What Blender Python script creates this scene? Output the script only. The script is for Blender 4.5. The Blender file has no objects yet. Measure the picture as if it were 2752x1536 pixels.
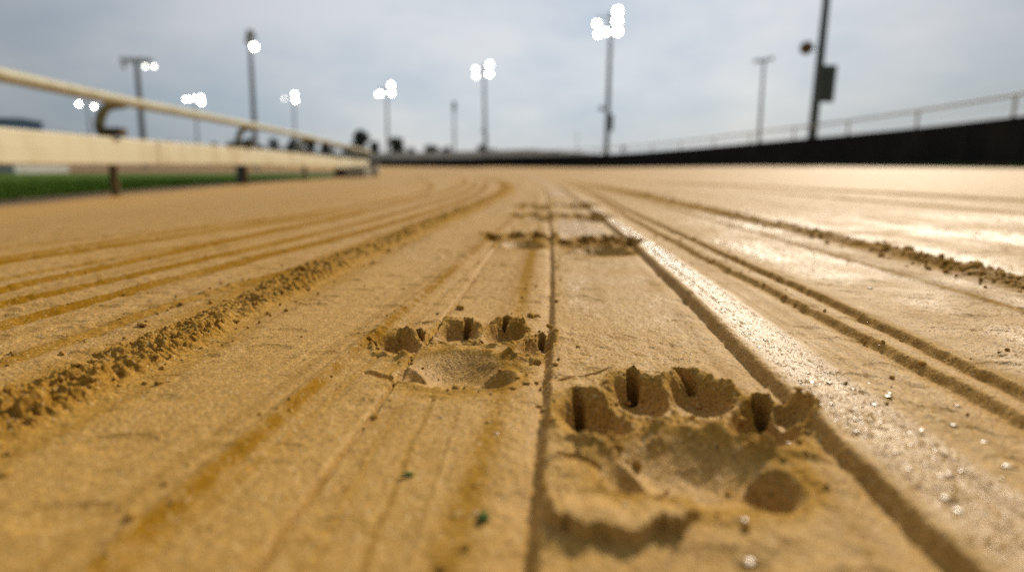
# Sand racing track after rain: paw prints, inner rail, outer wall with railing, floodlight poles
import bpy, math, random
import numpy as np
from mathutils import Vector, Matrix
random.seed(7)
RNG = np.random.default_rng(11)
C = bpy.context.scene.collection
R = math.radians

# ------------------------------------------------------------------ helpers
def link(o):
    C.objects.link(o); return o

def tag(o, label=None, cat=None, group=None, kind=None):
    if label: o['label'] = label
    if cat: o['category'] = cat
    if group: o['group'] = group
    if kind: o['kind'] = kind
    return o

def empty(name, loc=(0, 0, 0), rz=0):
    o = bpy.data.objects.new(name, None); o.location = loc; o.rotation_euler = (0, 0, rz)
    o.empty_display_size = .1
    return link(o)

class MB:
    """collects simple shapes, builds ONE mesh"""
    def __init__(s): s.v = []; s.f = []; s.sm = []
    def add(s, vs, fs, smooth=False):
        n = len(s.v); s.v += [tuple(p) for p in vs]
        s.f += [tuple(i + n for i in f) for f in fs]; s.sm += [smooth] * len(fs)
    def box(s, c, d, rot=None, bev=0.0):
        hx, hy, hz = d[0] / 2, d[1] / 2, d[2] / 2
        b = min(bev, hx * .9, hy * .9, hz * .9)
        M = rot if rot is not None else Matrix.Identity(3)
        c = Vector(c)
        if b <= 0:
            vs = [Vector((x, y, z)) for x in (-hx, hx) for y in (-hy, hy) for z in (-hz, hz)]
            fs = [(0, 1, 3, 2), (4, 6, 7, 5), (0, 4, 5, 1), (2, 3, 7, 6), (0, 2, 6, 4), (1, 5, 7, 3)]
        else:
            # octagonal section extruded along z plus chamfered ends
            def ring(ix, z):
                X, Y = hx - ix, hy - ix; k = max(b - ix, 1e-4)
                return [Vector(p + (z,)) for p in ((-X + k, -Y), (X - k, -Y), (X, -Y + k), (X, Y - k), (X - k, Y), (-X + k, Y), (-X, Y - k), (-X, -Y + k))]
            vs = ring(b * .9, -hz) + ring(0, -hz + b) + ring(0, hz - b) + ring(b * .9, hz)
            fs = [tuple(range(7, -1, -1)), tuple(range(24, 32))]
            for r in range(3):
                for i in range(8):
                    j = (i + 1) % 8
                    fs.append((r * 8 + i, r * 8 + j, r * 8 + 8 + j, r * 8 + 8 + i))
        s.add([M @ v + c for v in vs], fs)
        return s
    def tube(s, pts, rad, n=12, cap=True):
        pts = [Vector(p) for p in pts]
        rads = rad if isinstance(rad, (list, tuple)) else [rad] * len(pts)
        vs = []; fs = []
        up0 = None
        for i, p in enumerate(pts):
            if i == 0: t = pts[1] - p
            elif i == len(pts) - 1: t = p - pts[i - 1]
            else: t = pts[i + 1] - pts[i - 1]
            t.normalize()
            if up0 is None:
                up0 = Vector((0, 0, 1)) if abs(t.z) < .9 else Vector((0, 1, 0))
            a = t.cross(up0)
            if a.length < 1e-5: a = t.cross(Vector((1, 0, 0)))
            a.normalize(); b2 = a.cross(t); up0 = b2 if abs(t.z) < .98 else up0
            for k in range(n):
                th = 2 * math.pi * k / n
                vs.append(p + (a * math.cos(th) + b2 * math.sin(th)) * rads[i])
        for i in range(len(pts) - 1):
            for k in range(n):
                k2 = (k + 1) % n
                fs.append((i * n + k, i * n + k2, (i + 1) * n + k2, (i + 1) * n + k))
        s.add(vs, fs, True)
        if cap:
            s.add(vs[:n], [tuple(range(n - 1, -1, -1))]); s.add(vs[-n:], [tuple(range(n))])
        return s
    def build(s, name, mat, parent=None):
        me = bpy.data.meshes.new(name); me.from_pydata(s.v, [], s.f); me.update()
        me.polygons.foreach_set('use_smooth', s.sm)
        me.materials.append(mat)
        o = bpy.data.objects.new(name, me); link(o)
        if parent is not None: o.parent = parent
        return o

def np_mesh(name, co, quads, mat, smooth=True, attr=None):
    me = bpy.data.meshes.new(name)
    nv, nf = len(co), len(quads); k = quads.shape[1]
    me.vertices.add(nv); me.vertices.foreach_set('co', np.ascontiguousarray(co, dtype=np.float32).ravel())
    me.loops.add(nf * k); me.loops.foreach_set('vertex_index', np.ascontiguousarray(quads, dtype=np.int32).ravel())
    me.polygons.add(nf)
    me.polygons.foreach_set('loop_start', np.arange(0, nf * k, k, dtype=np.int32))
    me.polygons.foreach_set('use_smooth', np.full(nf, smooth, dtype=bool))
    me.materials.append(mat)
    if attr is not None:
        a = me.attributes.new('sand', 'FLOAT_COLOR', 'POINT')
        a.data.foreach_set('color', np.ascontiguousarray(attr, dtype=np.float32).ravel())
    me.update(calc_edges=True)
    o = bpy.data.objects.new(name, me); link(o)
    return o

def mat(name, base, rough=.6, spec=.5, metal=0, emis=None, es=0, noise=None, bump=0, coat=0):
    m = bpy.data.materials.new(name); m.use_nodes = True
    nt = m.node_tree; b = nt.nodes['Principled BSDF']
    b.inputs['Base Color'].default_value = (*base, 1); b.inputs['Roughness'].default_value = rough
    b.inputs['Specular IOR Level'].default_value = spec; b.inputs['Metallic'].default_value = metal
    b.inputs['Coat Weight'].default_value = coat
    if emis:
        b.inputs['Emission Color'].default_value = (*emis, 1); b.inputs['Emission Strength'].default_value = es
    if noise:
        sc, c2, lo, hi = noise
        tc = nt.nodes.new('ShaderNodeTexCoord'); n = nt.nodes.new('ShaderNodeTexNoise')
        n.inputs['Scale'].default_value = sc; n.inputs['Detail'].default_value = 5
        nt.links.new(tc.outputs['Object'], n.inputs['Vector'])
        mr = nt.nodes.new('ShaderNodeMapRange'); mr.inputs['From Min'].default_value = lo; mr.inputs['From Max'].default_value = hi
        nt.links.new(n.outputs['Fac'], mr.inputs['Value'])
        mx = nt.nodes.new('ShaderNodeMix'); mx.data_type = 'RGBA'
        mx.inputs['A'].default_value = (*base, 1); mx.inputs['B'].default_value = (*c2, 1)
        nt.links.new(mr.outputs['Result'], mx.inputs['Factor']); nt.links.new(mx.outputs['Result'], b.inputs['Base Color'])
        if bump:
            bp = nt.nodes.new('ShaderNodeBump'); bp.inputs['Strength'].default_value = bump; bp.inputs['Distance'].default_value = .01
            nt.links.new(n.outputs['Fac'], bp.inputs['Height']); nt.links.new(bp.outputs['Normal'], b.inputs['Normal'])
    return m

# ------------------------------------------------------------------ numpy noise
PERM = RNG.permutation(4096).astype(np.int32)
PERM2 = np.concatenate([PERM, PERM])
GR = np.stack([np.cos(np.linspace(0, 2 * np.pi, 4096, False)), np.sin(np.linspace(0, 2 * np.pi, 4096, False))], 1).astype(np.float32)
def _h(ix, iy):
    return PERM2[(PERM2[ix & 4095] + iy) & 4095]
def perlin(x, y):
    x = x.astype(np.float32) if x.dtype != np.float32 else x
    fx = np.floor(x); fy = np.floor(y); ix = fx.astype(np.int32); iy = fy.astype(np.int32)
    dx = (x - fx).astype(np.float32); dy = (y - fy).astype(np.float32)
    def g(i, j):
        h = _h(ix + i, iy + j); gg = GR[h]
        return gg[..., 0] * (dx - i) + gg[..., 1] * (dy - j)
    u = dx * dx * dx * (dx * (dx * 6 - 15) + 10); v = dy * dy * dy * (dy * (dy * 6 - 15) + 10)
    a = g(0, 0); b = g(1, 0); c = g(0, 1); d = g(1, 1)
    a += u * (b - a); c += u * (d - c)
    return (a + v * (c - a)) * 1.5
def worley_bumps(x, y, cell, fill=.85, seed=0):
    """height 0..1 of rounded clods scattered one per cell"""
    X = x / cell; Y = y / cell
    fx = np.floor(X); fy = np.floor(Y); ix = fx.astype(np.int32) + seed * 17; iy = fy.astype(np.int32)
    out = np.zeros(X.shape, np.float32)
    for i in (-1, 0, 1):
        for j in (-1, 0, 1):
            h = _h(ix + i, iy + j); h2 = PERM2[(h + 77) & 4095]; h3 = PERM2[(h + 991) & 4095]
            px = fx + i + h / 4096.; py = fy + j + h2 / 4096.
            r = .35 + .5 * (h3 / 4096.)
            d2 = ((X - px) ** 2 + (Y - py) ** 2) / (r * r)
            k = np.sqrt(np.clip(1 - d2, 0, 1)) * r * (PERM2[(h + 333) & 4095] < 4096 * fill)
            out = np.maximum(out, k)
    return out

# ------------------------------------------------------------------ track data (metres, x right, y ahead)
LINES = {
 'centre': [(0.0036,0.1181),(0.0052,0.1400),(0.0087,0.1882),(0.0151,0.2585),(0.0228,0.3535),(0.0361,0.5479),(0.0543,0.8506),(0.0756,1.2575),(0.1228,2.3815),(0.1351,3.7821)],
 'stepr': [(0.1143,0.1181),(0.1136,0.1400),(0.1137,0.1607),(0.1151,0.1828),(0.1192,0.2217),(0.1230,0.2636),(0.1206,0.2990),(0.1249,0.3718),(0.1343,0.5032),(0.1493,0.7477),(0.1688,1.2575),(0.1856,2.0764),(0.2056,3.0626)],
 'wetedge': [(0.1604,0.1400),(0.1570,0.1882),(0.1612,0.2492),(0.1659,0.3297),(0.1656,0.4369),(0.1766,0.6678),(0.1872,1.0842),(0.2106,1.8360)],
 'dbl1': [(0.2010,0.1804),(0.2091,0.2408),(0.2109,0.2847),(0.2067,0.3439),(0.2088,0.4507),(0.2147,0.6529),(0.2226,1.1246),(0.2509,2.0764),(0.2399,2.8950)],
 'dbl2': [(0.2226,0.2019),(0.2274,0.2636),(0.2299,0.3120),(0.2333,0.3694),(0.2351,0.4689),(0.2385,0.6610),(0.2423,1.0842),(0.2710,2.1316),(0.2581,3.0017)],
 'bermr': [(0.4177,0.3718),(0.4199,0.5032),(0.4228,0.5902),(0.4300,0.6973),(0.4406,0.8506),(0.4162,1.0710),(0.4079,1.5682),(0.3773,2.3815),(0.3034,3.1819)],
 'farr1': [(1.4796,1.3665),(1.3378,1.6462),(1.1023,2.1576),(0.8994,2.7976),(0.6910,3.5324)],
 'farr2': [(1.0705,0.9832),(1.0256,1.2575),(0.9285,1.6132),(0.8308,2.1576)],
 'ochre': [(-0.1054,0.1181),(-0.1043,0.1400),(-0.1020,0.1757),(-0.0977,0.2082),(-0.0918,0.2541),(-0.0871,0.3227),(-0.0823,0.3829),(-0.0729,0.4718),(-0.0545,0.6138),(-0.0315,0.8506),(0.0099,1.3095),(0.0486,1.8360)],
 'berml': [(-0.2130,0.1828),(-0.2041,0.2346),(-0.1985,0.2871),(-0.1941,0.3520),(-0.1915,0.4269),(-0.1855,0.5333),(-0.1734,0.6973),(-0.1462,0.9654),(-0.1126,1.2885),(-0.0650,1.7776),(-0.0299,2.3815),(-0.0245,3.0017),(-0.0782,3.7821),(-0.2578,4.6787)],
 'a': [(-0.5497,0.5094),(-0.5780,0.6998),(-0.5310,0.7901),(-0.4764,0.9174),(-0.4317,1.1760),(-0.3525,1.6296),(-0.3579,2.2920),(-0.4151,3.4552),(-0.8102,5.7608)],
 'b': [(-0.5497,0.5094),(-0.5262,0.6356),(-0.4991,0.7416),(-0.4614,0.8879),(-0.4034,1.0975),(-0.3371,1.3665)],
 'c': [(-0.4231,0.3877),(-0.4149,0.4970),(-0.3943,0.6100),(-0.3706,0.8049),(-0.3482,1.0304),(-0.2903,1.5556),(-0.2377,2.4595),(-0.2512,3.4552),(-0.4368,4.9989)],
 'd': [(-0.3906,0.3565),(-0.3710,0.4423),(-0.3442,0.5300),(-0.3165,0.7340),(-0.2631,1.0623),(-0.2067,1.6296),(-0.1707,2.5503),(-0.2000,3.4552)],
 'e': [(-0.3302,0.2983),(-0.3193,0.3781),(-0.3066,0.4479),(-0.3004,0.5389),(-0.2721,0.7340),(-0.2114,0.9693),(-0.1510,1.5556),(-0.1301,2.6497),(-0.1386,3.4552)],
 'f': [(-0.2832,0.2530),(-0.2625,0.3073),(-0.2551,0.3527),(-0.2520,0.4026),(-0.2410,0.4545),(-0.2154,0.5770),(-0.1874,0.7508)],
 'thin': [(-0.0676,0.1181),(-0.0675,0.1400),(-0.0653,0.1586),(-0.0635,0.1734),(-0.0620,0.2184),(-0.0597,0.2636),(-0.0507,0.3374),(-0.0435,0.4461),(-0.0378,0.5687),(-0.0220,0.7310),(-0.0018,0.9536)],
 'och2': [(-0.0196,0.1181),(-0.0177,0.1400),(-0.0159,0.1647),(-0.0111,0.2082),(-0.0047,0.2681),(0.0029,0.3625),(0.0067,0.4461),(0.0103,0.5479),(0.0175,0.6502),(0.0289,0.7523),(0.0436,1.0076)],
 'g1': [(-0.6514,0.6065),(-0.6478,0.7861),(-0.5729,0.8949),(-0.4863,1.0623),(-0.4273,1.3945)],
 'g2': [(-0.8871,1.6257),(-0.6161,1.6859),(-0.4941,2.2920),(-1.6719,2.5120),(-3.3128,3.1258),(-3.0411,3.7267)],
 'h1': [(-0.0983,0.1400),(-0.0948,0.1734),(-0.0872,0.2184),(-0.0800,0.2734),(-0.0730,0.3374),(-0.0649,0.4369)],
 'h2': [(-0.0525,0.1400),(-0.0521,0.1757),(-0.0509,0.2217),(-0.0499,0.2585)],
 'h3': [(-0.0381,0.1400),(-0.0381,0.1757),(-0.0371,0.2252),(-0.0361,0.2658)],
 'h4': [(-0.4610,0.4243),(-0.4521,0.5434),(-0.4219,0.6874),(-0.3729,0.8682),(-0.3313,1.1953)],
 'h5': [(0.3366,0.3153),(0.3473,0.4129),(0.3581,0.5479),(0.3551,0.6817),(0.3505,0.8988),(0.3561,1.3665),(0.2962,2.4545)],
 'h6': [(0.6626,0.6396),(0.6635,0.8066),(0.6534,1.0158),(0.6466,1.2575),(0.5924,1.8360),(0.4196,2.4545)],
 'scr': [(-0.0267,0.1400),(-0.0259,0.1547),(-0.0243,0.1882),(-0.0220,0.2367),(-0.0203,0.2681)],
}
def hermite(pts):
    """smooth least-squares course through the measured points: sideways position against log distance"""
    pts = np.array(pts, float)
    v = np.log(pts[:, 1]); u = pts[:, 0] / (pts[:, 1] + .1)
    deg = 5 if len(v) >= 10 else (4 if len(v) >= 7 else (3 if len(v) >= 5 else 2))
    p = np.polynomial.Polynomial.fit(v, u, deg)
    vv = np.linspace(v[0], v[-1], 600)
    return vv, p(vv)
CUR = {k: hermite(p) for k, p in LINES.items()}
def sdist(name, x, y, ly):
    """signed sideways distance to a drag line (positive = right of it)"""
    vv, uu = CUR[name]
    e0 = (uu[1] - uu[0]) / (vv[1] - vv[0])
    yy = np.exp(vv); xx = uu * (yy + .1)
    xl = np.interp(ly, vv, xx)
    sl = (xx[1] - xx[0]) / (yy[1] - yy[0]) * .5
    xl = xl + np.where(ly < vv[0], (y - yy[0]) * sl, 0)
    g = np.interp(ly, vv, np.gradient(xx, yy))
    g = np.clip(g, -3, 3)
    d = (x - xl) / np.sqrt(1 + g * g)
    end = 1 / (1 + np.exp(np.clip((ly - vv[-1]) * 12, -30, 30)))
    return d, end

def sm(a, b, t):
    t = np.clip((t - a) / (b - a), 0, 1); return t * t * (3 - 2 * t)
def base(x, y):
    F1 = 1 - np.exp(-(np.maximum(0, -x - .5) / 2.3) ** 1.5)
    F2 = sm(3, 60, y)
    F2 = F2 * (1 - np.clip(x / 15, 0, 1) * (1 - sm(28, 62, y)))
    return -.3 * (1 - (1 - F1) * (1 - F2)) - .12 * sm(9, 28, y) * sm(2, 6, -x)
def bz(x, y): return float(base(np.array(float(x)), np.array(float(y))))

# paw prints: (x, y, half width, half length, turn, depth, wall softness)
PL = dict(c=(-.028, .335), web=(-.0260, .3600, .0440, .0230, .0026), f=[
    (-.0640, .3490, .0128, .0250, .42, .0096), (-.0345, .3770, .0138, .0265, .10, .0100),
    (-.0050, .3745, .0122, .0265, -.10, .0100), (.0135, .3450, .0086, .0240, -.36, .0090)],
    claw=[(-.0560, .3690, .0026, .0090, .3), (-.0290, .4010, .0034, .0095, .1), (-.0045, .4020, .0024, .0090, -.05), (.0175, .3650, .0025, .0085, -.2)],
    pad=[(-.0285, .303, .0300, .0330, 0, .0102, .9), (-.0110, .291, .0160, .0190, -.3, .0122, .98), (-.0480, .2960, .0125, .0150, .3, .0096, .98)])
PR = dict(c=(.063, .225), web=(.0655, .2460, .0420, .0230, .0028), f=[
    (.0345, .2360, .0132, .0245, .32, .0108), (.0570, .2620, .0122, .0265, .04, .0114),
    (.0835, .2630, .0130, .0280, -.08, .0114), (.0985, .2320, .0132, .0245, -.32, .0106)],
    claw=[(.0290, .2550, .0030, .0090, .1), (.0580, .2860, .0036, .0100, 0), (.0845, .2890, .0030, .0100, .35), (.1075, .2540, .0038, .0100, -.1)],
    pad=[(.0610, .1950, .0325, .0280, 0, .0104, .85), (.0815, .1830, .0130, .0170, -.35, .0138, .8), (.0385, .1910, .0125, .0150, .3, .0088, .95),
         (.1140, .2430, .0090, .0110, -.5, .0060, .6)])
def clone(P, c, s=1.0, sy=1.35, flip=1):
    ox, oy = P['c']; w_ = P['web']; q = dict(c=c, web=((w_[0] - ox) * s + c[0], (w_[1] - oy) * s * sy + c[1], w_[2] * s, w_[3] * s * sy, w_[4]))
    for k in ('f', 'claw', 'pad'):
        q[k] = [((t[0] - ox) * s * flip + c[0], (t[1] - oy) * s * sy + c[1], t[2] * s, t[3] * s * sy, t[4] * flip / sy) + tuple(t[5:]) for t in P[k]]
    return q
_clone = clone
def clone(*a):
    q = _clone(*a); q['k'] = 1.55; return q
PRINTS = [PL, PR, clone(PL, (.011, .840), 1.0), clone(PR, (.105, .770), 1.10), clone(PL, (.050, 1.22), 1.), clone(PR, (.140, 1.18), 1.05),
          clone(PL, (.058, 1.50), 1.), clone(PR, (.158, 1.50), 1.0)]

def print_height(P, x, y):
    """returns (delta height, inside 0..1) of one print on points x, y (small arrays)"""
    wob = perlin(x * 95, y * 80 + 3) * .17 + perlin(x * 340 + 9, y * 330) * .035
    dep = np.zeros_like(x); near = np.full_like(x, 9.)
    def r_of(t, tp=1):
        cx, cy, a, b, th = t[:5]; c, s = math.cos(th), math.sin(th)
        dx, dy = x - cx, y - cy
        X = dx * c + dy * s; Y = -dx * s + dy * c
        a = a * tp * (1 - .20 * np.clip(Y / b, -1, 1)) if tp != 1 else a
        return np.sqrt((X / a) ** 2 + (Y / b) ** 2), Y / b
    for t in P['f']:
        r, Y = r_of(t, 1.20); r = r + wob * .8
        near = np.minimum(near, r)
        soft = .62 - .24 * np.clip(Y * 1.6, -1, 1)          # steep far wall, easy slope on the near side
        q_ = np.clip((r - (1 - soft)) / soft, 0, 1); p = 1 - q_ * q_ * (3 - 2 * q_)
        dep = np.maximum(dep, p * t[5] * (1 + .15 * np.clip(Y, -1, 1)))
    near_t = near.copy()
    for t in P['pad']:
        r, Y = r_of(t); r = r + wob * .18
        near = np.minimum(near, r)
        if t[6] < .66: near_t = np.minimum(near_t, r)
        p = 1 - sm(max(0., 1 - t[6]), 1.0, r)
        dep = np.maximum(dep, p * t[5])
    for t in P['claw']:
        r, Y = r_of(t); r = r + wob * 1.3
        near = np.minimum(near, r + .1); near_t = np.minimum(near_t, r + .1)
        dep = np.maximum(dep, (1 - sm(.68, 1.0, r)) * .0260)
    ins = 1 - sm(.85, 1.05, near)
    # pushed-up rim, broken by noise, and crumbly walls
    rim = (.25 * np.exp(-((near - 1.13) / .13) ** 2) + .75 * np.exp(-((near_t - 1.13) / .13) ** 2)) * (.0018 + .0024 * np.clip(perlin(x * 90 + 5, y * 60), -.4, 1))
    rim += np.exp(-((near - 1.45) / .3) ** 2) * .0009
    wall = sm(.70, .93, near_t) * (1 - sm(1.06, 1.42, near_t))
    dep = dep * P.get('k', 1.0)
    w_ = P['web']      # the sand between the toes is pressed down too
    rw = np.sqrt(((x - w_[0]) / w_[2]) ** 2 + ((y - w_[1] + .35 * w_[3] * ((x - w_[0]) / w_[2]) ** 2) / w_[3]) ** 2) + wob * .8
    dep = np.maximum(dep, w_[4] * (1 - sm(.45, 1.05, rw)) * (1 + .5 * perlin(x * 260, y * 200 + 5)))
    t = P['pad'][0]; rp_ = np.sqrt(((x - t[0]) / t[2]) ** 2 + ((y - t[1]) / t[3]) ** 2)
    ridge = np.exp(-((rp_ - 1.03) / .13) ** 2) * sm(.0, .6, (y - t[1]) / t[3])
    dep = dep * (1 - .6 * ridge)
    cr = worley_bumps(x, y * .8, .0042, .8) * .0028 + worley_bumps(x, y * .8, .0024, .8, 3) * .0016
    h = -dep + rim + wall * cr * np.clip(.35 + perlin(x * 70, y * 50 + 8) * 1.6, 0, 1)
    h -= ins * 0.0
    h = h + .0024 * ridge * (near_t > .95) * (1 + .5 * perlin(x * 150, y * 120))
    return h, ins, near

def strip_lines(x, y, ly):
    return {k: sdist(k, x, y, ly) for k in CUR}

def height(x, y, sp):
    """full ground height and the (ochre, wet, loose) sand attribute; sp = mesh spacing (for detail fade)"""
    x = x.astype(np.float32); y = y.astype(np.float32)
    yc = np.maximum(y, .03); ly = np.log(yc)
    z = base(x, y).astype(np.float32)
    D = strip_lines(x, y, ly)
    fade = 1 / (1 + (np.hypot(x, y) / 9) ** 3)
    wv = perlin(x * 7, y * 2.2)
    wig = perlin(x * 3 + 50, y * 22) * .0016 + perlin(x * 9, y * 90) * .0007
    och = np.zeros_like(x); wet = np.zeros_like(x); loose = np.zeros_like(x)
    dh = np.zeros_like(x)
    def step(name, hgt, w, rag=1.0):
        d, e = D[name]; d = d + wig * rag
        return hgt * sm(-w, w, d) * e, d, e
    # drag channel: level steps between strips
    s, d, e = step('ochre', -.0030, .0034, .7); dh += s
    k = np.exp(-((d - .0006) / .0040) ** 2) * e
    och += k * np.clip(.85 + .35 * perlin(x * 30, y * 18 + 3) + .5 * perlin(x * 130, y * 110), .1, 1); dh += k * .0010
    def scarp(name, up, drop, w, run, rag=1.0, hold=None):
        # gentle fall from the left into the foot of a steep wall that faces left
        d, e = D[name]; d = d + wig * rag
        left_ = -drop * np.exp(-np.maximum(0, -(d + w)) / run)
        k = sm(-w, w, d)
        right_ = up * (1 if hold is None else (1 - sm(hold, hold * 4, d)))
        return (left_ * (1 - k) + right_ * k) * e, d, e
    s, d, e = scarp('centre', .0022, .0031, .0025, .0040, .35); dh += s
    s, d, e = scarp('stepr', .0036, .0024, .0024, .007, .5); dh += s
    dh += .0006 * np.exp(-((d - .0045) / .0025) ** 2) * e
    D_st = d
    dw, ew = D['wetedge']
    # strip right of the step leans away to the right, smooth band, then the double groove
    lean = sm(.0, .05, D['stepr'][0]) * (1 - sm(0, .012, -(-dw))) if False else sm(.004, .045, D['stepr'][0])
    dh += -.0042 * lean * ew
    for nm, w, hh in (('dbl1', .0030, .0024), ('dbl2', .0026, .0026)):
        s, d, e = scarp(nm, hh * .8, hh * 1.1, w * (1.0), .006, 1.0); dh += s
        loose += .5 * np.exp(-((d) / .006) ** 2) * e
    # second ochre streak
    d, e = D['och2']; k = np.exp(-((d) / .0055) ** 2) * e
    och += .62 * k * np.clip(.6 + wv + .6 * perlin(x * 60, y * 30) + .4 * perlin(x * 200, y * 170), 0, 1); dh += -.0003 * k
    loose += .5 * k
    d, e = D['scr']; dh += .00045 * np.exp(-(d / .0012) ** 2) * e
    d, e = D['thin']; d = d + wig * .4
    dh += -.0042 * np.exp(-(np.abs(d) / .00115) ** 1.6) * e * (1 + .5 * perlin(x * 60, y * 60))
    # left hand drag lines: ridge with crumbly face
    for nm, w, hh, oc in (('a', .0055, .0030, .8), ('b', .0060, .0036, 1.05), ('c', .0052, .0036, 1.1), ('d', .0050, .0036, 1.1), ('e', .0060, .0040, 1.15), ('f', .006, .0020, .7), ('g1', .004, .0018, .45), ('g2', .0035, .0014, .4), ('h1', .0020, .0004, .25), ('h2', .0018, .0004, .2), ('h3', .0020, -.0005, .2), ('h4', .005, .0016, .5), ('h5', .006, .002, .5), ('h6', .006, .0016, .4)):
        d, e = D[nm]; d = d + wig * 1.2
        w2 = w * (1 + .35 * y.clip(0, 2))
        rg = np.exp(-((d + w2 * .35) / (w2 * .55)) ** 2); gv = np.exp(-((d - w2 * .75) / (w2 * .5)) ** 2)
        dh += (hh * .62 * rg - hh * .45 * gv) * e
        k = np.exp(-((d - w2 * .1) / (w2 * .95)) ** 4) * e * np.clip(.9 + .5 * perlin(x * 12, y * 7 + 40), 0, 1)
        och += oc * k; loose += .35 * k
    for nm, w, hh, oc in (('farr1', .02, .005, .5), ('farr2', .014, .003, .4)):
        d, e = D[nm]; d = d + wig * 3
        vis = sm(.3, 1.2, y)
        k = np.exp(-((d) / w) ** 2) * e * vis
        dh += hh * sm(-w, w, d) * e * (1 - sm(.05, .2, d)) * vis; och += oc * k; loose += .6 * k
    # crumbly berms
    for nm, w, amp, gro in (('berml', .0220, 1.18, .10), ('bermr', .0160, .72, .50)):
        d, e = D[nm]
        d = d + wig * 1.5 + perlin(x * 40, y * 30) * .0020
        ww = w * (1 + gro * y.clip(0, 3) * .5) * (1 + .2 * perlin(x * 9 + 3, y * 9))
        m = (1 - sm(.55, 1.08, np.abs(d) / ww)) * e * np.clip(.8 + .5 * perlin(x * 14, y * 11 + 4), .3, 1.1)
        side = np.exp(-((np.abs(d) - ww * 1.1) / (ww * .5)) ** 2) * e
        sel = m > .002
        if sel.any():
            xs = x[sel] + wig[sel] + perlin(x[sel] * 200, y[sel] * 200) * .0016; ys = y[sel] + perlin(x[sel] * 190 + 30, y[sel] * 190) * .0018
            lump = .75 + .6 * perlin(xs * 55, ys * 45)
            b = .0010 * lump + worley_bumps(xs, ys * .9, .0066, .8, 1) * .0046 * lump + worley_bumps(xs + .003, ys * .9, .0038, .85, 2) * .0032 + worley_bumps(xs, ys, .0021, .8, 5) * .0016
            dh[sel] += m[sel] * (b * amp * (1 + gro * .6) + .0006)
            hmod = np.zeros_like(x); hmod[sel] = b
            och[sel] += m[sel] * .45
        loose = np.maximum(loose, m); och += side * .22; loose += side * .45
        dh += -.0007 * side
    # relief of the compacted sand between lines
    u = x; v = y * .8
    dh += .0016 * perlin(x * 4.5, y * 1.6) + .0006 * perlin(u * 17, v * 9) * (sp < .03)
    patch = np.clip(.5 + perlin(x * 6 + 20, y * 3 + 5) + .5 * perlin(x * 22, y * 14), 0, 1)
    stR, _ = D['stepr']; c0, _ = D['centre']
    wetstrip = sm(.0, .012, stR) * (1 - sm(-.004, .006, dw)) * ew
    wetfar = sm(.004, .03, D['dbl2'][0])
    wetmid = sm(.004, .02, c0) * (1 - sm(-.02, .0, stR)) * sm(.30, .55, y)
    wet = wetstrip * np.clip(.75 + .5 * wv, 0, 1) + wetfar * np.clip(.9 * patch - .1, 0, 1) * (1 - sm(1.0, 2.4, x)) * (1 - sm(.8, 1.5, y)) * .62 + .6 * wetmid * patch
    left = sm(0, .02, -D['ochre'][0])
    wet += .22 * left * np.clip(patch * 1.6 - .7, 0, 1) * .8
    tex = .30 + .55 * patch + .9 * wetstrip + .9 * wetfar * (x > 0)
    for lam, amp, rg in ((.011, .00042, 0), (.0050, .00042, 0), (.0026, .00034, 1), (.0014, .00022, 0)):
        f = np.clip(lam / (2.2 * sp) - .4, 0, 1)
        sel = f > 0
        if not sel.any(): continue
        n = perlin(x[sel] / lam, y[sel] / lam * .62 + lam * 900)
        if rg: n = .5 - np.abs(n) * 1.6
        dh[sel] += n * amp * tex[sel] * f[sel]
    # fine combing that follows the drag lines
    names = ('c', 'berml', 'ochre', 'centre', 'stepr', 'dbl1', 'bermr'); Wd = (.2, .1, .09, .1, .09, .2)
    q = np.minimum(D['c'][0], 0) + np.maximum(D['bermr'][0], 0)
    for (n0, n1, wd) in zip(names[:-1], names[1:], Wd):
        a0 = D[n0][0]; q = q + np.clip(a0 / np.maximum(a0 - D[n1][0], 1e-4), 0, 1) * wd
    cmb = np.clip(.35 + perlin(q * 14 + 3, y * 1.1) * 1.4, 0, 1)
    dh += cmb * (.00030 * perlin(q * 300, y * 2.0) * (sp < .0016) + .00055 * perlin(q * 110 + 7, y * 1.3 + 5) * (sp < .004) + .0009 * perlin(q * 36, y * .9 + 9) * (sp < .012))
    och += .35 * np.clip(perlin(q * 75 + 31, y * .8 + 2) * 1.8 - .45, 0, 1)
    # shallow chips and small pits in the crust
    lam = .006
    sel = sp < .004
    if sel.any():
        pb = worley_bumps(x[sel] / 1.6, y[sel], .011, .16, 9)
        dh[sel] += -.0011 * np.clip(pb * 1.6 - .15, 0, 1)
        gb = worley_bumps(x[sel], y[sel], .0060, .13, 13)
        dh[sel] += .0008 * gb * (.35 + patch[sel])
    # prints
    pm = np.zeros(x.shape, np.int32)
    for i, P in enumerate(PRINTS):
        cx, cy = P['c']
        sel = (np.abs(x - cx) < .085) & (np.abs(y - cy) < .150)
        if not sel.any(): continue
        h, ins, near = print_height(P, x[sel], y[sel])
        keep = 1 - .5 * ins
        dh[sel] = dh[sel] * keep + h
        pm[sel] = np.where(near < 1.28, i + 1, 0)
        och[sel] = och[sel] + .20 * sm(.6, .95, near) * (1 - sm(1.0, 1.3, near))
        wet[sel] = np.maximum(wet[sel] * (1 - ins), ins * .05)
        loose[sel] = np.maximum(loose[sel] * (1 - ins), .6 * sm(.75, .95, near) * (1 - sm(1.1, 1.5, near)))
    # lip of squeezed sand before the nearest print, with a ragged near edge
    sel = (x > -.01) & (x < .085) & (y > .12) & (y < .185)
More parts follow.
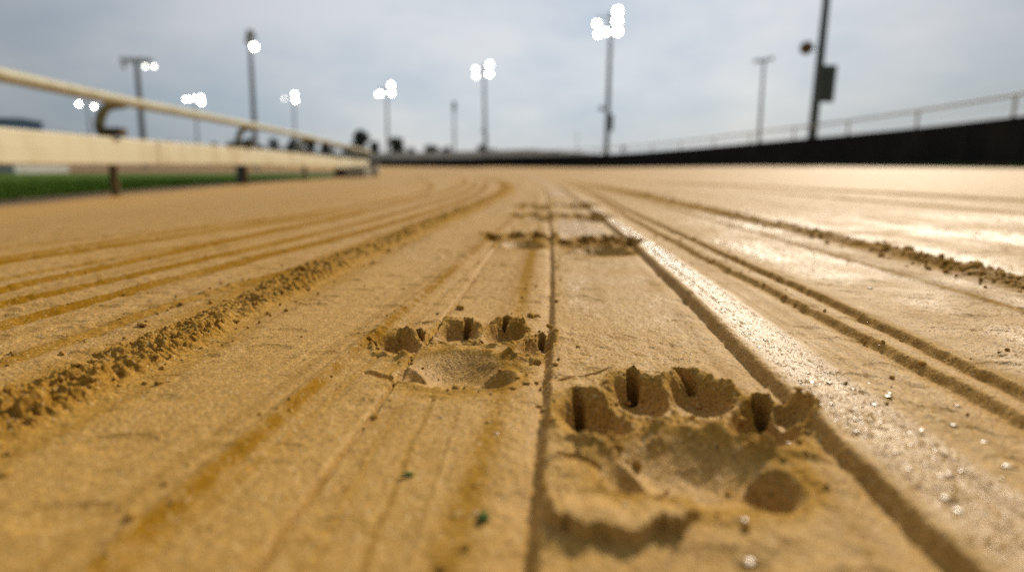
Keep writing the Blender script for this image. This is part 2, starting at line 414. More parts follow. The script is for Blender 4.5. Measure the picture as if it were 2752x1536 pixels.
    if sel.any():
        xs, ys = x[sel], y[sel]
        edge = .1500 + .0105 * ((xs - .031) / .021) ** 2 + .0046 * perlin(xs * 140, ys * 0 + 2) + .0042 * np.abs(perlin(xs * 300, ys * 0 + 7)) + .0012 * perlin(xs * 700, ys * 0 + 1)
        lat = sm(.0085, .0125, xs) * (1 - sm(.048, .058, xs))
        dh[sel] += .0048 * sm(0, .0016, ys - edge) * (1 - sm(.004, .026, ys - edge)) * lat
    # crust cracks beside the nearest prints
    for (x0, y0, x1, y1, wd) in ((.0165, .2040, .0300, .1960, .0006), (.0215, .2840, .0500, .3010, .0006), (-.0740, .2990, -.0580, .2900, .0012), (-.060, .403, -.035, .412, .0004), (-.085, .352, -.073, .338, .0007)):
        sel = (x > x0 - .01) & (x < x1 + .01) & (y > min(y0, y1) - .015) & (y < max(y0, y1) + .015)
        if sel.any():
            xs, ys = x[sel], y[sel]; t = np.clip((xs - x0) / (x1 - x0), 0, 1)
            yl = y0 + (y1 - y0) * t + .0022 * perlin(xs * 150, ys * 0)
            dd = np.abs(ys - yl); k = (1 - sm(.3, 1.2, dd / (wd * 2.2))) * np.sin(np.pi * np.clip(t, .04, .96)) ** .5 * (np.abs(xs - (x0 + x1) / 2) < (x1 - x0) / 2)
            dh[sel] += -.0035 * k
    z = z + dh * fade
    # dark soil strip by the rail
    rx = np.interp(y, RAILY, RAILX)
    soil = sm(.1, 1.0, rx + .35 - x + .5 * perlin(x * 1.2, y * .8)) 
    attr = np.stack([np.clip(och, 0, 1.2), np.clip(wet, 0, 1.2), np.clip(loose, 0, 1), soil], 1)
    return z, attr, pm

# ------------------------------------------------------------------ inner rail course / outer wall course
RAILP = [(-3.5, -6), (-3.7, 0), (-4.13, 3.6), (-4.41, 5.4), (-4.68, 7.5), (-4.95, 10.7), (-5.26, 15), (-5.95, 22), (-6.95, 30), (-9.0, 39), (-13, 50), (-20, 60), (-30, 68), (-42, 72)]
RAILX = np.array([p[0] for p in RAILP]); RAILY = np.array([p[1] for p in RAILP])
WALLP = [(10.2, -4), (11.4, 5), (12.9, 15.7), (13.7, 22), (14.0, 29), (13.6, 37), (12.6, 45), (9.6, 58), (5.2, 71), (-1.5, 84), (-11, 102), (-25, 122), (-45, 138), (-72, 148)]
def spline(pts, n=14):
    P = [Vector((p[0], p[1], 0)) for p in pts]; out = []
    for i in range(len(P) - 1):
        a = P[max(i - 1, 0)]; b = P[i]; c = P[i + 1]; d = P[min(i + 2, len(P) - 1)]
        for k in range(n):
            t = k / n
            out.append(.5 * ((2 * b) + (c - a) * t + (2 * a - 5 * b + 4 * c - d) * t * t + (3 * b - a - 3 * c + d) * t ** 3))
    out.append(P[-1]); return out
def resample(pts, step, start=0.0):
    res = []; acc = 0; nxt = start
    for a, b in zip(pts[:-1], pts[1:]):
        L = (b - a).length
        while nxt <= acc + L:
            t = (nxt - acc) / L; p = a.lerp(b, t); d = (b - a).normalized(); res.append((p, d)); nxt += step
        acc += L
    return res

# ------------------------------------------------------------------ materials
def sand_material():
    m = bpy.data.materials.new('wet_sand'); m.use_nodes = True
    nt = m.node_tree; N = nt.nodes; L = nt.links; b = N['Principled BSDF']
    at = N.new('ShaderNodeAttribute'); at.attribute_name = 'sand'
    sep = N.new('ShaderNodeSeparateColor'); L.new(at.outputs['Color'], sep.inputs['Color'])
    tc = N.new('ShaderNodeTexCoord')
    def noise(scale, detail=4, rough=.6, vec=None):
        n = N.new('ShaderNodeTexNoise'); n.inputs['Scale'].default_value = scale; n.inputs['Detail'].default_value = detail; n.inputs['Roughness'].default_value = rough
        L.new(vec or tc.outputs['Object'], n.inputs['Vector']); return n
    def rng(src, a, b_, c=0, d=1):
        r = N.new('ShaderNodeMapRange'); L.new(src, r.inputs['Value'])
        for k, v in zip(('From Min', 'From Max', 'To Min', 'To Max'), (a, b_, c, d)): r.inputs[k].default_value = v
        return r.outputs['Result']
    def mix(f, A, B):
        x = N.new('ShaderNodeMix'); x.data_type = 'RGBA'
        if hasattr(f, 'default_value') or not isinstance(f, (int, float)): L.new(f, x.inputs['Factor'])
        else: x.inputs['Factor'].default_value = f
        for s, v in (('A', A), ('B', B)):
            if isinstance(v, tuple): x.inputs[s].default_value = (*v, 1)
            else: L.new(v, x.inputs[s])
        return x.outputs['Result']
    def math_(op, a, b_):
        x = N.new('ShaderNodeMath'); x.operation = op
        for i, v in enumerate((a, b_)):
            if isinstance(v, (int, float)): x.inputs[i].default_value = v
            else: L.new(v, x.inputs[i])
        return x.outputs[0]
    mp = N.new('ShaderNodeMapping'); mp.inputs['Scale'].default_value = (1, .25, 1); L.new(tc.outputs['Object'], mp.inputs['Vector'])
    big = noise(1.3, 5, .6, mp.outputs['Vector']); mid = noise(24, 5, .65); fine = noise(520, 3, .7)
    col = mix(rng(big.outputs['Fac'], .35, .65), SAND_A, SAND_B)
    col = mix(rng(mid.outputs['Fac'], .42, .72, 0, .55), col, SAND_C)
    col = mix(math_('MULTIPLY', sep.outputs[0], 0.95), col, OCHRE)
    fr = rng(fine.outputs['Fac'], .30, .70)
    col = mix(math_('MULTIPLY', fr, .4), col, GRAIN)
    col = mix(math_('MULTIPLY', at.outputs['Alpha'], .75), col, (.11, .058, .028))
    # single grains: each a little lighter or darker than its neighbours
    vor = N.new('ShaderNodeTexVoronoi'); vor.inputs['Scale'].default_value = 1150; L.new(tc.outputs['Object'], vor.inputs['Vector'])
    vs = N.new('ShaderNodeSeparateColor'); L.new(vor.outputs['Color'], vs.inputs['Color'])
    gr = N.new('ShaderNodeVectorMath'); gr.operation = 'SCALE'; L.new(col, gr.inputs[0]); L.new(rng(vs.outputs[0], 0, 1, .72, 1.24), gr.inputs['Scale'])
    spk = mix(rng(vs.outputs[1], .93, .95, 0, .65), gr.outputs[0], (.09, .045, .012))
    spk = mix(rng(vs.outputs[2], .955, .97, 0, .5), spk, (.72, .55, .30))
    col = mix(math_('MULTIPLY', sep.outputs[0], 0.3), spk, OCHRE)
    L.new(col, b.inputs['Base Color'])
    # roughness: wet film smoother, loose crumbs matt
    r = rng(sep.outputs[1], 0, 1, .62, .25)
    r = math_('ADD', r, math_('MULTIPLY', sep.outputs[2], .2))
    r = math_('ADD', r, rng(mid.outputs['Fac'], .3, .7, -.07, .07))
    L.new(r, b.inputs['Roughness'])
    b.inputs['IOR'].default_value = 1.33
    L.new(math_('MULTIPLY', rng(sep.outputs[1], 0, 1, .22, .80), rng(math_('ADD', sep.outputs[2], sep.outputs[0]), 0, .8, 1, .12)), b.inputs['Specular IOR Level'])
    bn2 = noise(420, 3, .65)
    hsum = math_('ADD', math_('MULTIPLY', vor.outputs['Distance'], -.55), math_('MULTIPLY', bn2.outputs['Fac'], 1.5))
    bp = N.new('ShaderNodeBump'); bp.inputs['Strength'].default_value = .65; bp.inputs['Distance'].default_value = .0006
    L.new(hsum, bp.inputs['Height']); L.new(bp.outputs['Normal'], b.inputs['Normal'])
    return m
SAND_A = (.520, .300, .080); SAND_B = (.465, .262, .064); SAND_C = (.385, .210, .044); OCHRE = (.255, .118, .002); GRAIN = (.22, .108, .014)
M_SAND = sand_material()
M_RAIL = mat('weathered_white_rail', (.40, .37, .25), .5, .3, noise=(3.5, (.28, .24, .13), .45, .75))
M_BOARD = mat('weathered_white_board', (.60, .53, .36), .55, .3, noise=(2.2, (.46, .36, .18), .45, .8))
M_POST = mat('muddy_post', (.13, .085, .035), .7, .2, noise=(9, (.07, .05, .02), .4, .7))
M_ARM = mat('dull_metal_arm', (.30, .28, .16), .6, .2, noise=(12, (.08, .075, .04), .4, .7))
M_BLACK = mat('black_panel', (.008, .008, .0085), .9, .1, noise=(.8, (.018, .017, .015), .45, .7))
M_KICK = mat('dusty_kick_board', (.045, .036, .018), .9, .1, noise=(3, (.12, .085, .035), .45, .65))
M_BATT = mat('faded_batten', (.022, .022, .021), .8, .2)
M_WPIPE = mat('white_pipe', (.50, .50, .46), .65, noise=(2, (.42, .42, .38), .4, .7))
M_GALV = mat('galvanised_steel', (.20, .225, .235), .45, .5, .3, noise=(3, (.14, .16, .17), .4, .7))
M_GALVD = mat('dark_galvanised_steel', (.075, .095, .09), .5, .5, .2, noise=(3, (.05, .065, .06), .4, .7))
M_BOXM = mat('dark_green_cabinet', (.022, .045, .040), .5)
M_HOUS = mat('lamp_housing', (.045, .065, .06), .45, .5, .3)
M_LIT = mat('lit_lens', (.9, .9, .88), .3, emis=(1, .965, .88), es=34)
M_DIM = mat('dim_lens', (.9, .9, .85), .3, emis=(1, .93, .78), es=9)
M_OFF = mat('unlit_lens', (.35, .38, .38), .15)
M_LEAF = mat('dark_foliage', (.028, .052, .034), .7, noise=(.8, (.045, .075, .04), .4, .65))
M_LEAF2 = mat('hedge_foliage', (.022, .043, .036), .7, noise=(.8, (.035, .06, .04), .4, .65))
M_BARK = mat('bark', (.07, .055, .04), .8)
M_GRASS = mat('grass_turf', (.052, .088, .006), .9, .05, noise=(1.3, (.055, .115, .008), .4, .7))
M_BLADE = mat('grass_blade', (.06, .11, .008), .8, .1, noise=(3, (.07, .15, .012), .4, .7))
M_BLUE = mat('blue_cladding', (.018, .075, .15), .5, noise=(4, (.014, .06, .12), .4, .7))
M_WHITEW = mat('off_white_render', (.42, .42, .38), .6, noise=(2, (.33, .33, .28), .4, .7))
M_CONC = mat('pale_concrete', (.36, .33, .26), .8, noise=(5, (.22, .20, .15), .4, .7))
M_RUB = mat('black_rubber', (.015, .014, .012), .6)
M_CABLE = mat('cable', (.05, .06, .065), .6)
M_FENCE = mat('pale_grey_panel', (.52, .54, .50), .6, noise=(.7, (.42, .44, .40), .4, .7))
M_DROP = mat('water_drop', (.42, .25, .08), .36, .6)
M_GLEAF = mat('green_leaf_scrap', (.045, .085, .012), .9, .1)

# ------------------------------------------------------------------ ground meshes
def fan_ground():
    ys = [.085]
    while ys[-1] < 62:
        y = ys[-1]
        ys.append(y * (1 + (.0021 if y < 1.3 else .0021 + .0075 * min(1, (y - 1.3) / 3))))
    ys = np.array(ys); nr = len(ys); nc = 2080
    us = np.linspace(-1.32, 1.32, nc)
    X = us[None, :] * (ys[:, None] + .12); Y = np.repeat(ys[:, None], nc, 1)
    SP = np.repeat(((ys + .12) * 2.64 / nc * .5 + ys * .0021 * .5)[:, None], nc, 1)
    Z = np.zeros_like(X); A = np.zeros((nr, nc, 4), np.float32); PM = np.zeros((nr, nc), np.int32)
    step = 160
    for r0 in range(0, nr, step):
        r1 = min(nr, r0 + step)
        z, a, pm = height(X[r0:r1].ravel(), Y[r0:r1].ravel(), SP[r0:r1].ravel())
        Z[r0:r1] = z.reshape(r1 - r0, nc); A[r0:r1] = a.reshape(r1 - r0, nc, 4); PM[r0:r1] = pm.reshape(r1 - r0, nc)
    co = np.stack([X, Y, Z], 2).reshape(-1, 3); A = A.reshape(-1, 4)
    idx = np.arange(nr * nc, dtype=np.int64).reshape(nr, nc)
    q = np.stack([idx[:-1, :-1], idx[:-1, 1:], idx[1:, 1:], idx[1:, :-1]], 2).reshape(-1, 4)
    fm = PM[:-1, :-1].ravel()
    return co, A, q, fm, (ys, us)
co, A, q, fm, _ = fan_ground()
def sub(name, sel):
    qq = q[sel]; used, inv = np.unique(qq, return_inverse=True)
    return np_mesh(name, co[used], inv.reshape(-1, 4), M_SAND, True, A[used])
track = sub('sand_track', fm == 0)
tag(track, 'wet golden sand of the race track combed into long drag lines', None, None, 'structure')
PLAB = ['sharp paw print with four toe pits, left of the centre groove',
        'largest and nearest paw print, right of the centre groove',
        'small blurred paw print left of the groove, next one beyond the sharp print',
        'small blurred paw print right of the groove, touching the dark step line',
        'faint distant paw print left of the groove in the third pair',
        'faint distant paw print right of the groove in the third pair',
        'farthest paw print left of the groove, barely visible',
        'farthest paw print right of the groove, barely visible']
for i in range(8):
    if (fm == i + 1).any():
        o = sub('paw_print', fm == i + 1); tag(o, PLAB[i], 'paw print', 'line of paw prints pressed into the wet sand')

def outer_ground():
    n = 760
    t = np.linspace(-1, 1, n); k = 8.2
    xs = np.sinh(t * k) / math.sinh(k) * 2600
    ty = np.linspace(-.62, 1, n); ysv = np.sinh(ty * k) / math.sinh(k) * 2600 + .2
    X, Y = np.meshgrid(xs, ysv)
    spx = np.gradient(xs)[None, :] * np.ones_like(X)
    z = np.zeros(X.size); a = np.zeros((X.size, 4), np.float32)
    Xr, Yr, Sr = X.ravel(), Y.ravel(), np.maximum(spx.ravel(), .004)
    for s in range(0, X.size, 120000):
        z[s:s + 120000], a[s:s + 120000], _ = height(Xr[s:s + 120000], Yr[s:s + 120000], Sr[s:s + 120000])
    idx = np.arange(n * n).reshape(n, n)
    qd = np.stack([idx[:-1, :-1], idx[:-1, 1:], idx[1:, 1:], idx[1:, :-1]], 2).reshape(-1, 4)
    inside = (np.abs(Xr) < 1.27 * (Yr + .12)) & (Yr > .09) & (Yr < 60)
    infan = (np.abs(Xr) < 1.33 * (Yr + .12)) & (Yr > .08) & (Yr < 62.5)
    z = z - np.where(infan, .0035, 0)
    keep = ~inside[qd].all(1)
    qd = qd[keep]; used, inv = np.unique(qd, return_inverse=True)
    cc = np.stack([Xr, Yr, z], 1)
    o = np_mesh('ground', cc[used], inv.reshape(-1, 4), M_SAND, True, a[used])
    tag(o, None, None, None, 'structure')
outer_ground()

# infield turf sheet + blades
def infield():
    ysv = np.linspace(1.5, 34.5, 120); W = np.linspace(0, 1, 60) ** 1.6
    rx = np.interp(ysv, RAILY, RAILX)
    e = 1.05 - .5 * sm(10, 20, ysv) + .35 * np.sin(ysv * .9) * .4 + .18 * np.sin(ysv * 2.7)
    X = (rx - e)[:, None] - W[None, :] * 70; Y = np.repeat(ysv[:, None], 60, 1)
    Z = base(X, Y) + .012
    co = np.stack([X, Y, Z], 2).reshape(-1, 3)
    idx = np.arange(120 * 60).reshape(120, 60)
    q = np.stack([idx[:-1, :-1], idx[1:, :-1], idx[1:, 1:], idx[:-1, 1:]], 2).reshape(-1, 4)
    o = np_mesh('infield_turf', co, q, M_GRASS); tag(o, None, None, None, 'structure')
    n = 60000
    y = RNG.uniform(2.0, 20, n); x = np.interp(y, RAILY, RAILX) - .85 - RNG.exponential(2.2, n)
    cl = np.sin(x * 2.1 + y) * np.sin(y * 3.3 - x)
    h = RNG.uniform(.03, .075, n) * (1 + .4 * cl); a = RNG.uniform(0, 6.283, n); w = .006
    dx, dy = np.cos(a) * w, np.sin(a) * w; lx, ly = RNG.normal(0, .02, n), RNG.normal(0, .02, n)
    z = base(x, y)
    v = np.stack([np.stack([x - dx, y - dy, z], 1), np.stack([x + dx, y + dy, z], 1), np.stack([x + lx, y + ly, z + h], 1)], 1).reshape(-1, 3)
    f = np.arange(n * 3).reshape(n, 3)
    o = np_mesh('infield_grass', v, f, M_BLADE, False); tag(o, 'short green infield grass beyond the left rail', 'grass', None, 'stuff')
    # weeds at the foot of the black wall
    n = 9000
    y = RNG.uniform(13, 27, n); wl = spline(WALLP)
    wx = np.interp(y, [p.y for p in wl], [p.x for p in wl])
    clump = (np.sin(y * 1.7) + np.sin(y * .63 + 2)) > .1
    x = wx - .08 - RNG.exponential(.12, n)
    h = RNG.uniform(.03, .10, n) * np.where(clump, 1.5, .5); a = RNG.uniform(0, 6.283, n)
    dx, dy = np.cos(a) * .008, np.sin(a) * .008; lx, ly = RNG.normal(0, .03, n), RNG.normal(0, .03, n)
    z = base(x, y)
    v = np.stack([np.stack([x - dx, y - dy, z], 1), np.stack([x + dx, y + dy, z], 1), np.stack([x + lx, y + ly, z + h], 1)], 1).reshape(-1, 3)
    o = np_mesh('wall_weeds', v, np.arange(n * 3).reshape(n, 3), M_BLADE, False); tag(o, 'low green weeds along the foot of the black wall', 'weeds', None, 'stuff')
infield()

# ------------------------------------------------------------------ crumbs, droplets, leaf scraps
def surf(xs, ys):
    z, a, pm = height(np.array(xs, float), np.array(ys, float), np.full(len(xs), .0008)); return z
import bmesh
def ico(sub=1):
    bm = bmesh.new(); bmesh.ops.create_icosphere(bm, subdivisions=sub, radius=1)
    v = np.array([tuple(p.co) for p in bm.verts]); f = np.array([[q.index for q in p.verts] for p in bm.faces]); bm.free(); return v, f
def scatter(name, xs, ys, rs, zs, m, flat=1.0, sink=.3, rough=.25, sub=2, smooth=True):
    V, F = ico(sub); allv = []; allf = []; n = len(xs)
    z = surf(xs, ys); nv = len(V)
    for i in range(n):
        k = 1 + rough * RNG.normal(0, 1, 3)
        vv = V * np.clip(k, .55, 1.6)
        if rough > .05:
            ph = RNG.uniform(0, 6, 3)
            vv = vv * (1 + .16 * np.sin(V[:, [0]] * 7 + ph[1]) * np.sin(V[:, [1]] * 6 + V[:, [2]] * 5) + .24 * np.sin(V[:, [0]] * 3.1 + ph[0]) * np.sin(V[:, [1]] * 3.7 + ph[1]) + .12 * np.sin(V[:, [2]] * 6 + V[:, [0]] * 5 + ph[2]))
        th = RNG.uniform(0, 6.28); c, s = math.cos(th), math.sin(th)
        vv = vv @ np.array([[c, -s, 0], [s, c, 0], [0, 0, flat]])
        allv.append(vv * rs[i] + np.array([xs[i], ys[i], z[i] + rs[i] * flat * (1 - sink * 2)]))
        allf.append(F + i * nv)
    attr = None
    v = np.concatenate(allv); 
    if m is M_SAND:
        attr = np.zeros((len(v), 4), np.float32); attr[:, 0] = .15; attr[:, 2] = .8
    return np_mesh(name, v, np.concatenate(allf), m, smooth, attr)
def line_pts(nm, n, w, y0, y1, gro=.3):
    vv, uu = CUR[nm]; yy = np.exp(RNG.uniform(math.log(y0), math.log(y1), n))
    xx = np.interp(np.log(yy), vv, uu) * (yy + .1)
    return xx + RNG.normal(0, 1, n) * w * (1 + gro * yy), yy
parts = []
for nm, n, w, y0, y1, r0 in (('berml', 380, .014, .2, 1.9, .0010), ('bermr', 320, .017, .4, 2.0, .0015), ('ochre', 36, .006, .14, .8, .0006), ('och2', 30, .006, .14, .6, .0007),
                             ('dbl1', 24, .005, .3, 1.2, .0010), ('dbl2', 24, .005, .3, 1.2, .0010), ('centre', 60, .004, .18, .7, .0007), ('e', 12, .006, .35, 1.4, .0010), ('d', 10, .006, .42, 1.4, .0010), ('c', 8, .006, .5, 1.4, .0010), ('f', 60, .010, .28, .75, .0009)):
    xx, yy = line_pts(nm, n, w, y0, y1); parts.append(np.stack([xx, yy, r0 * np.exp(RNG.normal(0, .38, n))], 1))
for P in PRINTS[:4]:
    for t in P['f'] + P['pad'] + P['claw']:
        n = 10 if len(t) > 5 else 6
        th = RNG.uniform(0, 6.283, n); rr = RNG.normal(1.12, .12, n)
        X = np.cos(th) * t[2] * rr; Y = np.sin(th) * t[3] * rr; c, s = math.cos(t[4]), math.sin(t[4])
        parts.append(np.stack([t[0] + X * c - Y * s, t[1] + X * s + Y * c, .0007 * np.exp(RNG.normal(0, .4, n))], 1))
n = 110; yy = np.exp(RNG.uniform(math.log(.16), math.log(1.6), n)); xx = RNG.uniform(-.75, .8, n) * (yy + .05)
parts.append(np.stack([xx, yy, .0006 * np.exp(RNG.normal(0, .45, n))], 1))
S = np.concatenate(parts)
# hand-placed clods seen in the photograph
S = np.concatenate([S, np.array([(-.0372, .4430, .0027), (-.0395, .4455, .0016), (-.0120, .2860, .0022), (-.0085, .2875, .0015), (-.052, .427, .0011), (.013, .417, .0022), (.017, .419, .0017), (.0255, .392, .0018), (.0240, .402, .0014), (.094, .219, .0034), (.099, .222, .0026), (-.1905, .560, .0030), (-.182, .585, .0026), (.0440, .2040, .0020)])])
keep = np.hypot(S[:, 0], S[:, 1]) > .13
S = S[keep]
o = scatter('sand_crumbs', S[:, 0], S[:, 1], S[:, 2], None, M_SAND, .8, .22, .28, 2)
tag(o, 'loose crumbs of damp sand along the ridges and prints', 'sand crumbs', None, 'stuff')
# droplets on the wet strip
BIGDROPS = [(0.1708, 0.1992, 0.0020), (0.1444, 0.1907, 0.0020), (0.1300, 0.1722, 0.0021), (0.1600, 0.2291, 0.0015), (0.1748, 0.2326, 0.0016), (0.1672, 0.2636, 0.0017), (0.1556, 0.2541, 0.0015), (0.1355, 0.2326, 0.0012), (0.1249, 0.2271, 0.0010), (0.0339, 0.1699, 0.0012), (0.1034, 0.2184, 0.0011), (0.0661, 0.1625, 0.0014), (0.0613, 0.1452, 0.0016), (0.1541, 0.2271, 0.0012), (0.1915, 0.2541, 0.0012), (0.1410, 0.2734, 0.0013), (0.1419, 0.2871, 0.0012), (0.4434, 0.6973, 0.0020), (0.4948, 0.8506, 0.0022), (0.1768, 0.2184, 0.0013), (0.1328, 0.2019, 0.0012), (0.1382, 0.1932, 0.0014)]
n = 170; yy = np.exp(RNG.uniform(math.log(.14), math.log(1.3), n))
vv, uu = CUR['stepr']; xa = np.interp(np.log(yy), vv, uu) * (yy + .1) + .006
vv, uu = CUR['wetedge']; xb = np.interp(np.log(yy), vv, uu) * (yy + .1) + .01
xx = xa + (xb - xa) * RNG.uniform(0, 1, n)
extra = 60; y2 = np.exp(RNG.uniform(math.log(.3), math.log(1.2), extra)); x2 = RNG.uniform(.5, .85, extra) * (y2 + .05)
y3 = RNG.uniform(.14, .9, 40); x3 = RNG.uniform(-.1, .3, 40) * (y3 + .1)
xx = np.concatenate([xx, x2, x3]); yy = np.concatenate([yy, y2, y3])
rr = .00065 * np.exp(RNG.normal(0, .45, len(xx)))
BIG = np.array(BIGDROPS)
xx = np.concatenate([xx, BIG[:, 0]]); yy = np.concatenate([yy, BIG[:, 1]]); rr = np.concatenate([rr, BIG[:, 2]])
o = scatter('water_droplets', xx, yy, rr, None, M_DROP, .22, .1, .12, 2)
tag(o, 'tiny glinting water drops on the wet sand strip', 'water drops', None, 'stuff')
# green leaf scraps
for (px, py, s, a, lab) in ((-.0352, .1935, .0016, .4, 'tiny green leaf scrap on the sand, the left one of two'), (-.0085, .1680, .0022, 1.2, 'tiny green leaf scrap near the centre groove, the nearer of two')):
    mb = MB(); z = float(surf([px], [py])[0])
    ring = [(math.cos(t) * s * (1.6 if abs(math.cos(t)) > .5 else 1.2), math.sin(t) * s * .8, .0007 + .0003 * math.sin(2 * t)) for t in np.linspace(0, 6.283, 11)[:-1]]
    mb.add(ring + [(0, 0, .0011), (0, 0, .0004)], [(i, (i + 1) % 10, 10) for i in range(10)] + [((i + 1) % 10, i, 11) for i in range(10)], True)
    o = mb.build('leaf_scrap', M_GLEAF); o.location = (px, py, z); o.rotation_euler = (.2, .15, a)
    tag(o, lab, 'leaf scrap')

# ------------------------------------------------------------------ inner rail
def inner_rail():
    root = empty('inner_rail', (-4.3, 7.5, bz(-4.3, 7.5)))
    tag(root, 'cream white running rail with a wide board and curved gooseneck posts', 'rail', None)
    base_loc = Vector(root.location)
    path = spline(RAILP, 12)
    def loc(p, off, dz, d):
        nrm = Vector((d.y, -d.x, 0))  # to the right = towards the track
        q = p + nrm * off
        return Vector((q.x, q.y, bz(p.x, p.y) + dz)) - base_loc
    dirs = [((path[min(i + 1, len(path) - 1)] - path[max(i - 1, 0)]).normalized()) for i in range(len(path))]
    MB().tube([loc(p, .20, 1.085, d) for p, d in zip(path, dirs)], .060, 16).build('top_pipe', M_RAIL, root)
    # board: rounded box section swept along
    mb = MB(); prof = [(-.025, .36), (.02, .36), (.032, .375), (.035, .52), (.032, .655), (.02, .67), (-.025, .67), (-.03, .655), (-.03, .375)]
    vs = []; fs = []; n = len(prof)
    for p, d in zip(path, dirs):
        for (o_, z_) in prof: vs.append(loc(p, .06 + o_, z_, d))
    for i in range(len(path) - 1):
        for k in range(n):
            k2 = (k + 1) % n; fs.append((i * n + k, (i + 1) * n + k, (i + 1) * n + k2, i * n + k2))
    fs += [tuple(range(n)), tuple(range((len(path) - 1) * n + n - 1, (len(path) - 1) * n - 1, -1))]
    mb.add(vs, fs); mb.build('board', M_BOARD, root)
    # joints, every 3.2 m, and posts
    cum = 0; a0 = 0
    for a, b in zip(path[:-1], path[1:]):
        if a.y < 7.5: cum += (b - a).length
    posts = resample(path, 4.6, cum % 4.6)
    jo = resample(path, 6.5, (cum + 1.0) % 6.5)
    for p, d in jo[:12]:
        ang = math.atan2(d.y, d.x)
        MB().box(loc(p, .062, .515, d), (.10, .082, .325), Matrix.Rotation(ang, 3, 'Z'), .012).build('joint_sleeve', M_BOARD, root)
    for p, d in posts:
        ang = math.atan2(d.y, d.x); Mz = Matrix.Rotation(ang, 3, 'Z')
        a = loc(p, 0, 0, d)
        post = MB().tube([loc(p, -.02, -.15, d), loc(p, -.02, .30, d), loc(p, -.02, .70, d)], [.048, .045, .045], 12).build('post', M_POST, root)
        MB().box(loc(p, .02, .735, d), (.14, .27, .10), Mz, .012).build('bracket', M_POST, post)
        arm = [loc(p, -.10, .72, d), loc(p, -.115, .80, d), loc(p, -.095, .885, d), loc(p, -.06, .965, d), loc(p, .00, 1.02, d), loc(p, .08, 1.045, d), loc(p, .18, 1.05, d)]
        MB().tube(arm, .054, 12).build('gooseneck_arm', M_ARM, post)
inner_rail()

# ------------------------------------------------------------------ outer wall
def outer_wall():
    root = empty('track_wall', (12.9, 15.7, bz(12.9, 15.7)))
    tag(root, 'long black outer track wall topped by a white pipe railing', 'wall')
    b0 = Vector(root.location); path = spline(WALLP, 16)
    dirs = [((path[min(i + 1, len(path) - 1)] - path[max(i - 1, 0)]).normalized()) for i in range(len(path))]
    def loc(p, off, dz, d):
        nrm = Vector((d.y, -d.x, 0)); q = p + nrm * off
        return Vector((q.x, q.y, bz(p.x, p.y) + dz)) - b0
    def sweep(prof, name, m):
        vs = []; fs = []; n = len(prof)
        for p, d in zip(path, dirs):
            for (o_, z_) in prof: vs.append(loc(p, o_, z_, d))
        for i in range(len(path) - 1):
            for k in range(n):
                k2 = (k + 1) % n; fs.append((i * n + k, (i + 1) * n + k, (i + 1) * n + k2, i * n + k2))
        fs += [tuple(range(n)), tuple(range((len(path) - 1) * n + n - 1, (len(path) - 1) * n - 1, -1))]
        mb = MB(); mb.add(vs, fs); return mb.build(name, m, root)
    sweep([(-.04, -.1), (.10, -.1), (.10, 1.24), (-.04, 1.24)], 'wall_panel', M_BLACK)
    sweep([(-.06, 1.24), (.12, 1.24), (.12, 1.29), (-.06, 1.29)], 'coping', M_BLACK)
    sweep([(-.075, -.1), (-.042, -.1), (-.042, .10), (-.060, .12)], 'kick_board', M_KICK)
    mb = MB().tube([loc(p, .03, 1.86, d) for p, d in zip(path, dirs)], .045, 10); mb.build('top_rail', M_WPIPE, root)
    MB().tube([loc(p, .03, 1.58, d) for p, d in zip(path, dirs)], .006, 6).build('mid_wire', M_WPIPE, root)
    for p, d in resample(path, 5.0, 1.1)[:60]:
        MB().tube([loc(p, .03, 1.28, d), loc(p, .03, 1.86, d)], .04, 10).build('rail_post', M_WPIPE, root)
    for p, d in resample(path, 2.5, .6)[:70]:
        ang = math.atan2(d.y, d.x)
        MB().box(loc(p, -.052, .60, d), (.05, .02, 1.24), Matrix.Rotation(ang, 3, 'Z')).build('batten', M_BATT, root)
    return root
outer_wall()

# pale fence beyond the far turn
def far_fence():
    pts = [(-62, 152), (-40, 146), (-20, 134), (-4, 116), (6, 100), (13, 84)]
    root = empty('far_fence', (-20, 134, -.3)); tag(root, 'pale grey panel fence standing behind the far turn of the black wall', 'fence')
    path = spline(pts, 6); vs = []; fs = []
    for i, p in enumerate(path):
        h = 2.75 * (1 if i < 22 else max(.55, 1 - (i - 22) * .06))
        for dy, dz in ((0, 0), (0, h), (.08, h), (.08, 0)): vs.append(Vector((p.x, p.y + dy, -.3 + dz)) - root.location)
    for i in range(len(path) - 1):
        for k in range(4):
            k2 = (k + 1) % 4; fs.append((i * 4 + k, (i + 1) * 4 + k, (i + 1) * 4 + k2, i * 4 + k2))
    mb = MB(); mb.add(vs, fs); mb.build('panel', M_FENCE, root)
    for p, d in resample(path, 6, 1)[:24]:
        MB().box(Vector((p.x, p.y - .06, 0.75)) - root.location, (.12, .1, 2.3)).build('fence_post', M_GALV, root)
far_fence()

